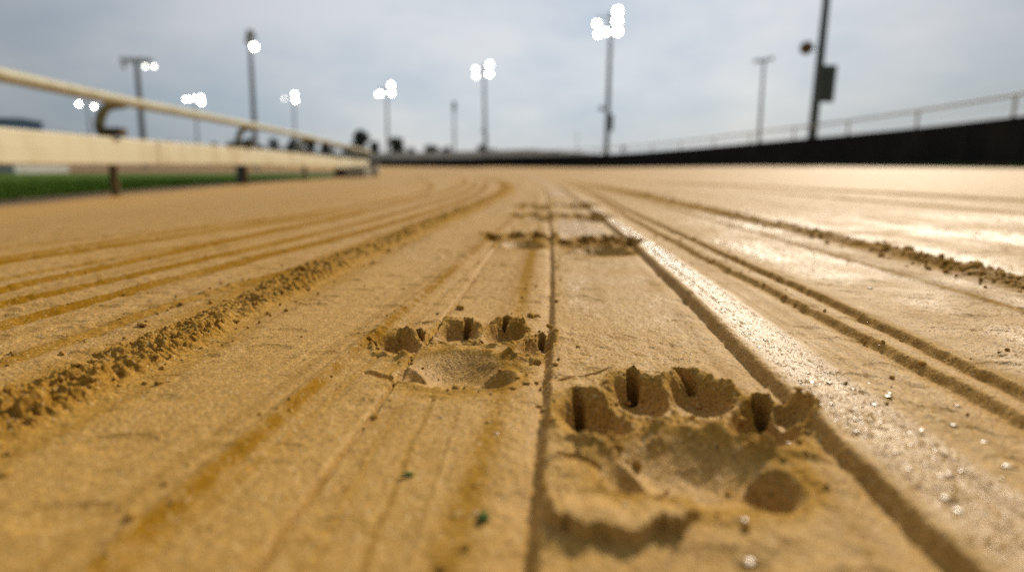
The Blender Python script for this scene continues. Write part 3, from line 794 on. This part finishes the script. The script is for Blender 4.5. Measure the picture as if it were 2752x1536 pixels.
# ------------------------------------------------------------------ floodlight poles
F_PX = 1574.; PIT = R(11.04)
def floodlight(root, x, z, r, kind, yaw=0, tilt=25, y=0):
    """lamp head facing the track (towards -y)"""
    fl = bpy.data.objects.new('floodlight', None)
    M3 = Matrix.Rotation(yaw, 3, 'Z') @ Matrix.Rotation(R(90 + tilt) , 3, 'X')   # local -z... faces -y and down
    c = Vector((x, y, z))
    ax = Vector((math.sin(yaw), -math.cos(yaw), 0)) * math.cos(R(tilt)) + Vector((0, 0, -math.sin(R(tilt))))
    h = MB().tube([c - ax * r * .9, c - ax * r * .75, c - ax * r * .35, c], [r * .30, r * .48, r * .85, r], 18).build('floodlight', M_HOUS, root)
    MB().tube([c + ax * .012, c + ax * (.05)], [r * .93, r * .90], 20).build('lens', {'lit': M_LIT, 'dim': M_DIM, 'off': M_OFF}[kind], h)
    return h
def pole(lab, x, y, H, lamps, lean=0, rad=.14, arm=None, box=None, horn=None, m=None, kind='floodlight pole', name='floodlight_pole', grp='floodlight poles round the track'):
    m = m or M_GALV; z0 = bz(x, y)
    root = empty(name, (x, y, z0)); tag(root, lab, kind, grp)
    root.rotation_euler = (0, lean, 0)
    MB().tube([(0, 0, -.3), (0, 0, 0), (0, 0, H * .5), (0, 0, H)], [rad * 1.15, rad * 1.1, rad * .9, rad * .68], 14).build('pole', m, root)
    if arm:
        for (x0, x1, z) in arm:
            MB().box(((x0 + x1) / 2, 0, z), (x1 - x0, .12, .12), None, .02).build('crossarm', m, root)
    for L_ in lamps: floodlight(root, *L_)
    if box:
        for (bx, bz_, w, hh) in box:
            MB().box((bx, -.05, bz_), (w, .3, hh), None, .03).build('cabinet', M_BOXM, root)
    if horn:
        hx, hz, hr = horn
        MB().tube([(hx * .15, 0, hz), (hx * .9, 0, hz + .02)], .03, 8).build('horn_arm', m, root)
        MB().tube([(hx + hr * .9, .1, hz), (hx + hr * .2, -.02, hz), (hx - hr * .2, -.22, hz), (hx - hr * .35, -.3, hz)], [hr * .35, hr * .55, hr * .95, hr], 16).build('horn', M_POST, root)
    return root
def at(px, py, Z):
    """world x, z for a spot seen at this bearing, Z metres ahead (used to size the masts)"""
    vx = (px - 1288) / F_PX; vy = (719 - py) / F_PX
    d = (vx, math.cos(PIT) + vy * math.sin(PIT), -math.sin(PIT) + vy * math.cos(PIT))
    return d[0] / d[1] * Z, .1 + d[2] / d[1] * Z
def mast(lab, Z, base_px, top_px, top_py, lamps, boxes=(), horn=None, H=None, rad=.14, m=None, r=.42, arm=None, **kw):
    xb, _ = at(base_px[0], base_px[1], Z); z0 = bz(xb, Z)
    xt, zt = at(top_px, top_py, Z)
    h = H or (zt - z0); lean = math.atan2(xt - xb, zt - z0)
    def loc(px, py):
        X, Zz = at(px, py, Z); dx, dz = X - xb, Zz - z0
        c, s = math.cos(-lean), math.sin(-lean)
        return dx * c + dz * s, -dx * s + dz * c
    ls = []
    for t in lamps:
        lx, lz = loc(t[0], t[1]); ls.append((lx, lz, (t[3] if len(t) > 3 else r) * (.70 if t[2] != 'off' else .9), t[2], 0, 20, -.18))
    arms = []
    for a in (arm or ()):
        l0, z1 = loc(a[0], a[2]); l1, z2 = loc(a[1], a[2]); arms.append((l0, l1, (z1 + z2) / 2))
    bx = []
    for b in boxes:
        l0, z1 = loc(b[0], b[1]); l1, z2 = loc(b[2], b[3]); bx.append(((l0 + l1) / 2, (z1 + z2) / 2, abs(l1 - l0), abs(z2 - z1)))
    hn = None
    if horn:
        lx, lz = loc(horn[0], horn[1]); hn = (lx, lz, horn[2])
    return pole(lab, xb, Z, h, ls, lean, rad, arms, bx, hn, m, **kw)

mast('tallest lit floodlight pole with a glaring lamp cluster, right of centre', 71, (1525, 385), 1538, 30,
     [(1553, 30, 'lit', .52), (1552, 55, 'lit', .55), (1553, 80, 'lit', .5), (1501, 61, 'lit', .36), (1504, 88, 'lit', .36), (1523, 82, 'lit', .36)],
     [(1528, 288, 1541, 330)], (1514, 274, .28), rad=.26, arm=[(1498, 1556, 70), (1500, 1556, 45)])
mast('lit floodlight pole with two bright and two dim lamps, left of the tallest one', 105, (1222, 385), 1217, 165,
     [(1232, 164, 'lit', .5), (1231, 186, 'lit', .5), (1197, 174, 'dim', .42), (1198, 192, 'dim', .42)], [(1217, 335, 1226, 362)], (1215, 330, .25), rad=.26, arm=[(1195, 1234, 175)])
mast('lit floodlight pole above the left of two round trees', 143, (975, 385), 973, 218,
     [(984, 215, 'lit', .55), (985, 234, 'lit', .55), (958, 236, 'lit', .42), (950, 238, 'dim', .4)], rad=.28, arm=[(948, 988, 225)])
mast('lit floodlight pole with one bright double lamp over the dark hedge', 180, (742, 385), 739, 238,
     [(742, 238, 'lit', .6), (743, 252, 'lit', .6), (716, 248, 'dim', .34)], rad=.28, arm=[(714, 745, 245)])
mast('lit floodlight pole with a wide row of lamps above the rail', 215, (497, 365), 490, 243,
     [(468, 250, 'lit', .42), (478, 250, 'lit', .5), (492, 248, 'lit', .6), (506, 246, 'lit', .7), (508, 258, 'lit', .7)], rad=.3, arm=[(465, 512, 250)])
mast('lit floodlight pole with two separate lamps just under the rail at far left', 155, (228, 360), 219, 256,
     [(200, 262, 'lit', .42), (238, 268, 'lit', .40)], rad=.26, arm=[(198, 240, 263)])
mast('thick unlit floodlight pole with a dark lamp bank behind the rail at left', 88, (360, 365), 343, 150,
     [(310, 152, 'off', .40), (326, 152, 'off', .40), (343, 152, 'off', .40), (360, 152, 'off', .40), (376, 154, 'off', .38), (313, 168, 'off', .36), (368, 168, 'dim', .26), (390, 168, 'dim', .26)],
     rad=.42, arm=[(305, 392, 158), (305, 384, 148)])
mast('tall grey pole with a dark head above one lit lamp, behind the rail', 71, (640, 345), 628, 90,
     [(632, 88, 'off', .55), (628, 104, 'off', .5), (641, 119, 'lit', .42)], rad=.28, arm=[(620, 648, 98)])
mast('faint distant pole with a small box head between the two lit central poles', 130, (1143, 385), 1142, 258,
     [], [(1138, 256, 1147, 279)], rad=.22, kind='pole', name='utility_pole')
mast('slender unlit pole with a tilted lamp bank behind the right railing', 90, (1910, 350), 1922, 152,
     [(1900, 155, 'off', .30), (1912, 154, 'off', .32), (1926, 152, 'off', .32), (1940, 147, 'off', .30)], rad=.22, arm=[(1896, 1944, 152)])
mast('nearest dark pole with a horn and a cabinet, cut off by the frame', 31, (2041, 355), 2103, -230,
     [(2080, -220, 'lit', .4), (2125, -220, 'lit', .4)], [(2068, 165, 2092, 258)], (2027, 124, .30), rad=.20, m=M_GALVD, arm=[(2070, 2135, -222)])
mast('very faint thin pole on the skyline, left of the tallest lit pole', 190, (1452, 388), 1452, 330, [], [], rad=.12, kind='pole', name='utility_pole')
mast('very faint thin mast on the skyline right of the central poles', 200, (1567, 388), 1566, 360, [], [(1562, 368, 1571, 378)], rad=.12, kind='pole', name='utility_pole')

# overhead cables at left
for k, (z0, z1, lab) in enumerate(((14.6, 12.2, 'upper thin overhead cable sagging across the left sky'), (13.4, 11.2, 'lower thin overhead cable sagging across the left sky'))):
    a = Vector(at(-60, 294 + k * 12, 60)[0:1] + (60,) + at(-60, 294 + k * 12, 60)[1:2]); bq = at(500, 352 + k * 6, 130); b = Vector((bq[0], 130, bq[1]))
    o = MB().tube([a.lerp(b, t) - Vector((0, 0, 1.0 * 4 * t * (1 - t))) for t in np.linspace(0, 1, 24)], .035, 6).build('overhead_cable', M_CABLE)
    tag(o, lab, 'cable', 'overhead cables at left')

# ------------------------------------------------------------------ trees
def tree(lab, px, base_py, w_px, h_px, Z, leaf, grp, shape=1.0, name='round_tree'):
    x, _ = at(px, base_py, Z); s = Z / F_PX; W = w_px * s; H = (h_px + 412 - base_py) * s + .4
    root = empty(name, (x, Z, -.3)); tag(root, lab, 'tree', grp)
    mb = MB(); tr = max(.12, H * .03)
    mb.tube([(0, 0, -.2), (.02 * H, 0, H * .25), (0, .02 * H, H * .6)], [tr * 1.2, tr, tr * .4], 8)
    for k in range(5):
        a = k * 1.26 + random.random(); mb.tube([(0, 0, H * (.22 + .05 * k)), (math.cos(a) * W * .2, math.sin(a) * W * .2, H * (.42 + .06 * k)), (math.cos(a) * W * .34, math.sin(a) * W * .34, H * (.55 + .06 * k))], [tr * .5, tr * .35, tr * .15], 6)
    mb.build('trunk', M_BARK, root)
    # crown: many leaf clumps
    nb = 16; cs = []
    for k in range(nb):
        a = RNG.uniform(0, 6.283); t = RNG.uniform(0, 1); rr = RNG.uniform(.0, .36) * W * math.sqrt(max(.1, 1 - (t - .35) ** 2 * 1.6))
        cs.append((math.cos(a) * rr, math.sin(a) * rr, H * (.28 + .60 * t), RNG.uniform(.13, .24) * min(W, H * 1.2)))
    cs.append((0, 0, H * .55, .30 * min(W, H * 1.3)))
    n = 3800; ci = RNG.integers(0, len(cs), n); cs = np.array(cs)[ci]
    d = RNG.normal(0, 1, (n, 3)); d /= np.linalg.norm(d, axis=1)[:, None]
    p = cs[:, :3] + d * cs[:, 3:] * RNG.uniform(.45, 1.08, (n, 1)) * np.array([1, 1, .85])
    p[:, 2] = np.clip(p[:, 2], H * .08, H)
    sz = .028 * H * RNG.uniform(.6, 1.4, (n, 1)) + .05
    t1 = RNG.normal(0, 1, (n, 3)); t1 /= np.linalg.norm(t1, axis=1)[:, None]
    t2 = np.cross(t1, d + .4 * RNG.normal(0, 1, (n, 3))); t2 /= (np.linalg.norm(t2, axis=1)[:, None] + 1e-6)
    v = np.stack([p - t1 * sz, p + t2 * sz * .6, p + t1 * sz, p - t2 * sz * .6], 1).reshape(-1, 3)
    o = np_mesh('crown', v, np.arange(n * 4).reshape(n, 4), leaf, False); o.parent = root
G1 = 'round dark trees beyond the far turn'; G2 = 'dark bushes in the hedge behind the rail'
for t in ((906, 388, 62, 58, 230, 'tallest dark round tree at the end of the rail'), (942, 388, 40, 36, 245, 'lower dark tree leaning on the tallest round tree'), (880, 388, 50, 24, 240, 'low spreading dark tree left of the tallest round tree'),
          (996, 388, 62, 40, 230, 'broad dome shaped tree beside the tallest round tree'), (1035, 388, 30, 16, 260, 'small pale bushy tree right of the dome shaped tree'),
          (1087, 388, 44, 23, 240, 'low round tree left of the faint central pole'), (1124, 388, 34, 20, 240, 'small round tree at the foot of the faint central pole'),
          (1222, 388, 68, 22, 245, 'wide low tree at the foot of the lit pole with four lamps')):
    tree(t[5], *t[:5], M_LEAF, G1)
HL = ['lone dark bush at the left of the hedge', 'small bush where the hedge begins, left', 'second small dark bush of the hedge behind the rail', 'narrow bush behind the second rail post', 'dense dark bush right of the second rail post',
      'dark hedge bush left of the lit double lamp pole', 'dark hedge bush under the lit double lamp pole', 'wide hedge bush right of the lit double lamp pole', 'last dark bush at the right end of the hedge', 'low bush between hedge and third rail post']
for (px, w, h), lab in zip(((432, 26, 36), (470, 60, 12), (540, 46, 20), (585, 40, 26), (638, 60, 34), (690, 60, 30), (738, 60, 34), (780, 60, 30), (820, 44, 24), (610, 60, 22)), HL):
    tree(lab, px, 388, w, h + 8, 190, M_LEAF2, G2, name='hedge_bush')

# ------------------------------------------------------------------ shed, blocks, post
def shed():
    root = empty('equipment_shed', (-30.2, 36, bz(-30, 36))); tag(root, 'dark blue shed with an off-white base at the far left edge', 'shed')
    MB().box((0, 0, .42), (7.4, 4.2, 1.1), None, .02).build('plinth', M_WHITEW, root)
    b = MB().box((-.3, 0, 1.93), (6.0, 3.6, 1.9), None, .03).build('wall', M_BLUE, root)
    for k in range(12): MB().box((-3.0 + k * .5, -1.82, 1.93), (.06, .04, 1.8)).build('cladding_rib', M_BLUE, b)
    mb = MB(); mb.add([(-3.5, -2.0, 2.885), (2.9, -2.0, 2.885), (2.9, 2.0, 2.885), (-3.5, 2.0, 2.885), (-3.5, 0, 3.15), (2.9, 0, 3.02)], [(0, 3, 2, 1), (0, 1, 5, 4), (2, 3, 4, 5), (1, 2, 5), (0, 4, 3)])
    mb.build('roof', M_BLUE, root)
shed()
for (px, py, Z, w, h, m, lab) in ((880, 438, 24, .95, .28, M_RUB, 'long black block lying under the far end of the board'),
                                  (898, 447, 22.5, .7, .34, M_CONC, 'pale concrete block at the far bend of the rail, leftmost'),
                                  (918, 445, 24.0, .42, .38, M_CONC, 'middle concrete block at the far bend of the rail'),
                                  (938, 442, 26, .5, .46, M_CONC, 'weathered concrete block at the right end of the rail')):
    x, _ = at(px, py, Z); z = bz(x, Z)
    root = MB().box((0, 0, h / 2), (w, .4, h), None, .03)
    root.box((0, 0, h + .02), (w * .82, .3, .05), None, .015)
    o = root.build('barrier_block', m); o.location = (x, Z, z); tag(o, lab, 'block', 'blocks at the far bend of the rail')
x, _ = at(606, 440, 12.6)
o = MB().box((0, 0, .18), (.14, .14, .40), None, .02).box((0, 0, .40), (.18, .18, .05), None, .02).build('marker_post', M_BOXM); o.location = (x, 12.6, bz(x, 12.6))
tag(o, 'short dark green post beside the second rail post', 'post')

# ------------------------------------------------------------------ light
SUN_EL, SUN_AZ = 34, 31      # azimuth to the right of straight ahead (+y)
sd = bpy.data.lights.new('sun', 'SUN'); sd.energy = 4.5; sd.angle = R(5); sd.color = (1, .90, .74)
so = link(bpy.data.objects.new('sun', sd))
dv = Vector((math.sin(R(SUN_AZ)) * math.cos(R(SUN_EL)), math.cos(R(SUN_AZ)) * math.cos(R(SUN_EL)), math.sin(R(SUN_EL))))
so.rotation_euler = dv.to_track_quat('Z', 'Y').to_euler()
w = bpy.data.worlds.new('World'); bpy.context.scene.world = w; w.use_nodes = True
nt = w.node_tree; N = nt.nodes; L = nt.links; bg = N['Background']
sky = N.new('ShaderNodeTexSky'); sky.sky_type = 'NISHITA'; sky.sun_disc = False; sky.sun_elevation = R(SUN_EL); sky.sun_rotation = R(SUN_AZ)
tc = N.new('ShaderNodeTexCoord')
mp = N.new('ShaderNodeMapping'); mp.inputs['Scale'].default_value = (1.0, 1.0, 2.3); L.new(tc.outputs['Generated'], mp.inputs['Vector'])
n1 = N.new('ShaderNodeTexNoise'); n1.inputs['Scale'].default_value = 1.9; n1.inputs['Detail'].default_value = 6; n1.inputs['Roughness'].default_value = .5; n1.inputs['Distortion'].default_value = .4
L.new(mp.outputs['Vector'], n1.inputs['Vector'])
n2 = N.new('ShaderNodeTexNoise'); n2.inputs['Scale'].default_value = 6.5; n2.inputs['Detail'].default_value = 5; n2.inputs['Roughness'].default_value = .55
L.new(mp.outputs['Vector'], n2.inputs['Vector'])
ma = N.new('ShaderNodeMath'); ma.operation = 'MULTIPLY_ADD'; ma.inputs[1].default_value = .50; L.new(n2.outputs['Fac'], ma.inputs[0])
mb_ = N.new('ShaderNodeMath'); mb_.operation = 'SUBTRACT'; L.new(n1.outputs['Fac'], mb_.inputs[0]); mb_.inputs[1].default_value = .25; L.new(mb_.outputs[0], ma.inputs[2])
cr = N.new('ShaderNodeValToRGB'); L.new(ma.outputs[0], cr.inputs['Fac'])
cr.color_ramp.elements[0].position = .34; cr.color_ramp.elements[0].color = (.455, .545, .645, 1)
cr.color_ramp.elements[1].position = .66; cr.color_ramp.elements[1].color = (.715, .735, .76, 1)
# cloud layer is brightest almost straight ahead, darker away from there
vd = N.new('ShaderNodeVectorMath'); vd.operation = 'DOT_PRODUCT'; nv = N.new('ShaderNodeVectorMath'); nv.operation = 'NORMALIZE'
L.new(tc.outputs['Generated'], nv.inputs[0]); L.new(nv.outputs[0], vd.inputs[0])
gd = Vector((math.sin(R(3)) * math.cos(R(24)), math.cos(R(3)) * math.cos(R(24)), math.sin(R(24)))); vd.inputs[1].default_value = gd
mr = N.new('ShaderNodeMapRange'); mr.inputs['From Min'].default_value = .70; mr.inputs['From Max'].default_value = 1.0; mr.inputs['To Min'].default_value = .58; mr.inputs['To Max'].default_value = 1.08
mr.interpolation_type = 'SMOOTHSTEP'; L.new(vd.outputs['Value'], mr.inputs['Value'])
mu = N.new('ShaderNodeVectorMath'); mu.operation = 'SCALE'; L.new(cr.outputs['Color'], mu.inputs[0]); L.new(mr.outputs['Result'], mu.inputs['Scale'])
sc = N.new('ShaderNodeVectorMath'); sc.operation = 'SCALE'; sc.inputs['Scale'].default_value = .10; L.new(sky.outputs['Color'], sc.inputs[0])
mx = N.new('ShaderNodeMix'); mx.data_type = 'RGBA'; mx.inputs['Factor'].default_value = .86
L.new(sc.outputs[0], mx.inputs['A']); L.new(mu.outputs[0], mx.inputs['B']); L.new(mx.outputs['Result'], bg.inputs['Color'])
bg.inputs['Strength'].default_value = .95

# ------------------------------------------------------------------ camera
cd = bpy.data.cameras.new('camera'); cam = link(bpy.data.objects.new('camera', cd))
cd.sensor_width = 36; cd.lens = 22.0; cam.location = (0, 0, .1); cam.rotation_euler = (R(90) - PIT, 0, 0)
cd.clip_start = .01; cd.clip_end = 6000
cd.dof.use_dof = True; cd.dof.focus_distance = .36; cd.dof.aperture_fstop = 4.2
s = bpy.context.scene; s.camera = cam
s.view_settings.view_transform = 'Standard'; s.view_settings.look = 'None'; s.view_settings.exposure = 0; s.view_settings.gamma = 1
s.cycles.use_denoising = False
s.cycles.max_bounces = 5; s.cycles.diffuse_bounces = 3; s.cycles.glossy_bounces = 2
s.cycles.sample_clamp_direct = 0; s.cycles.sample_clamp_indirect = 6
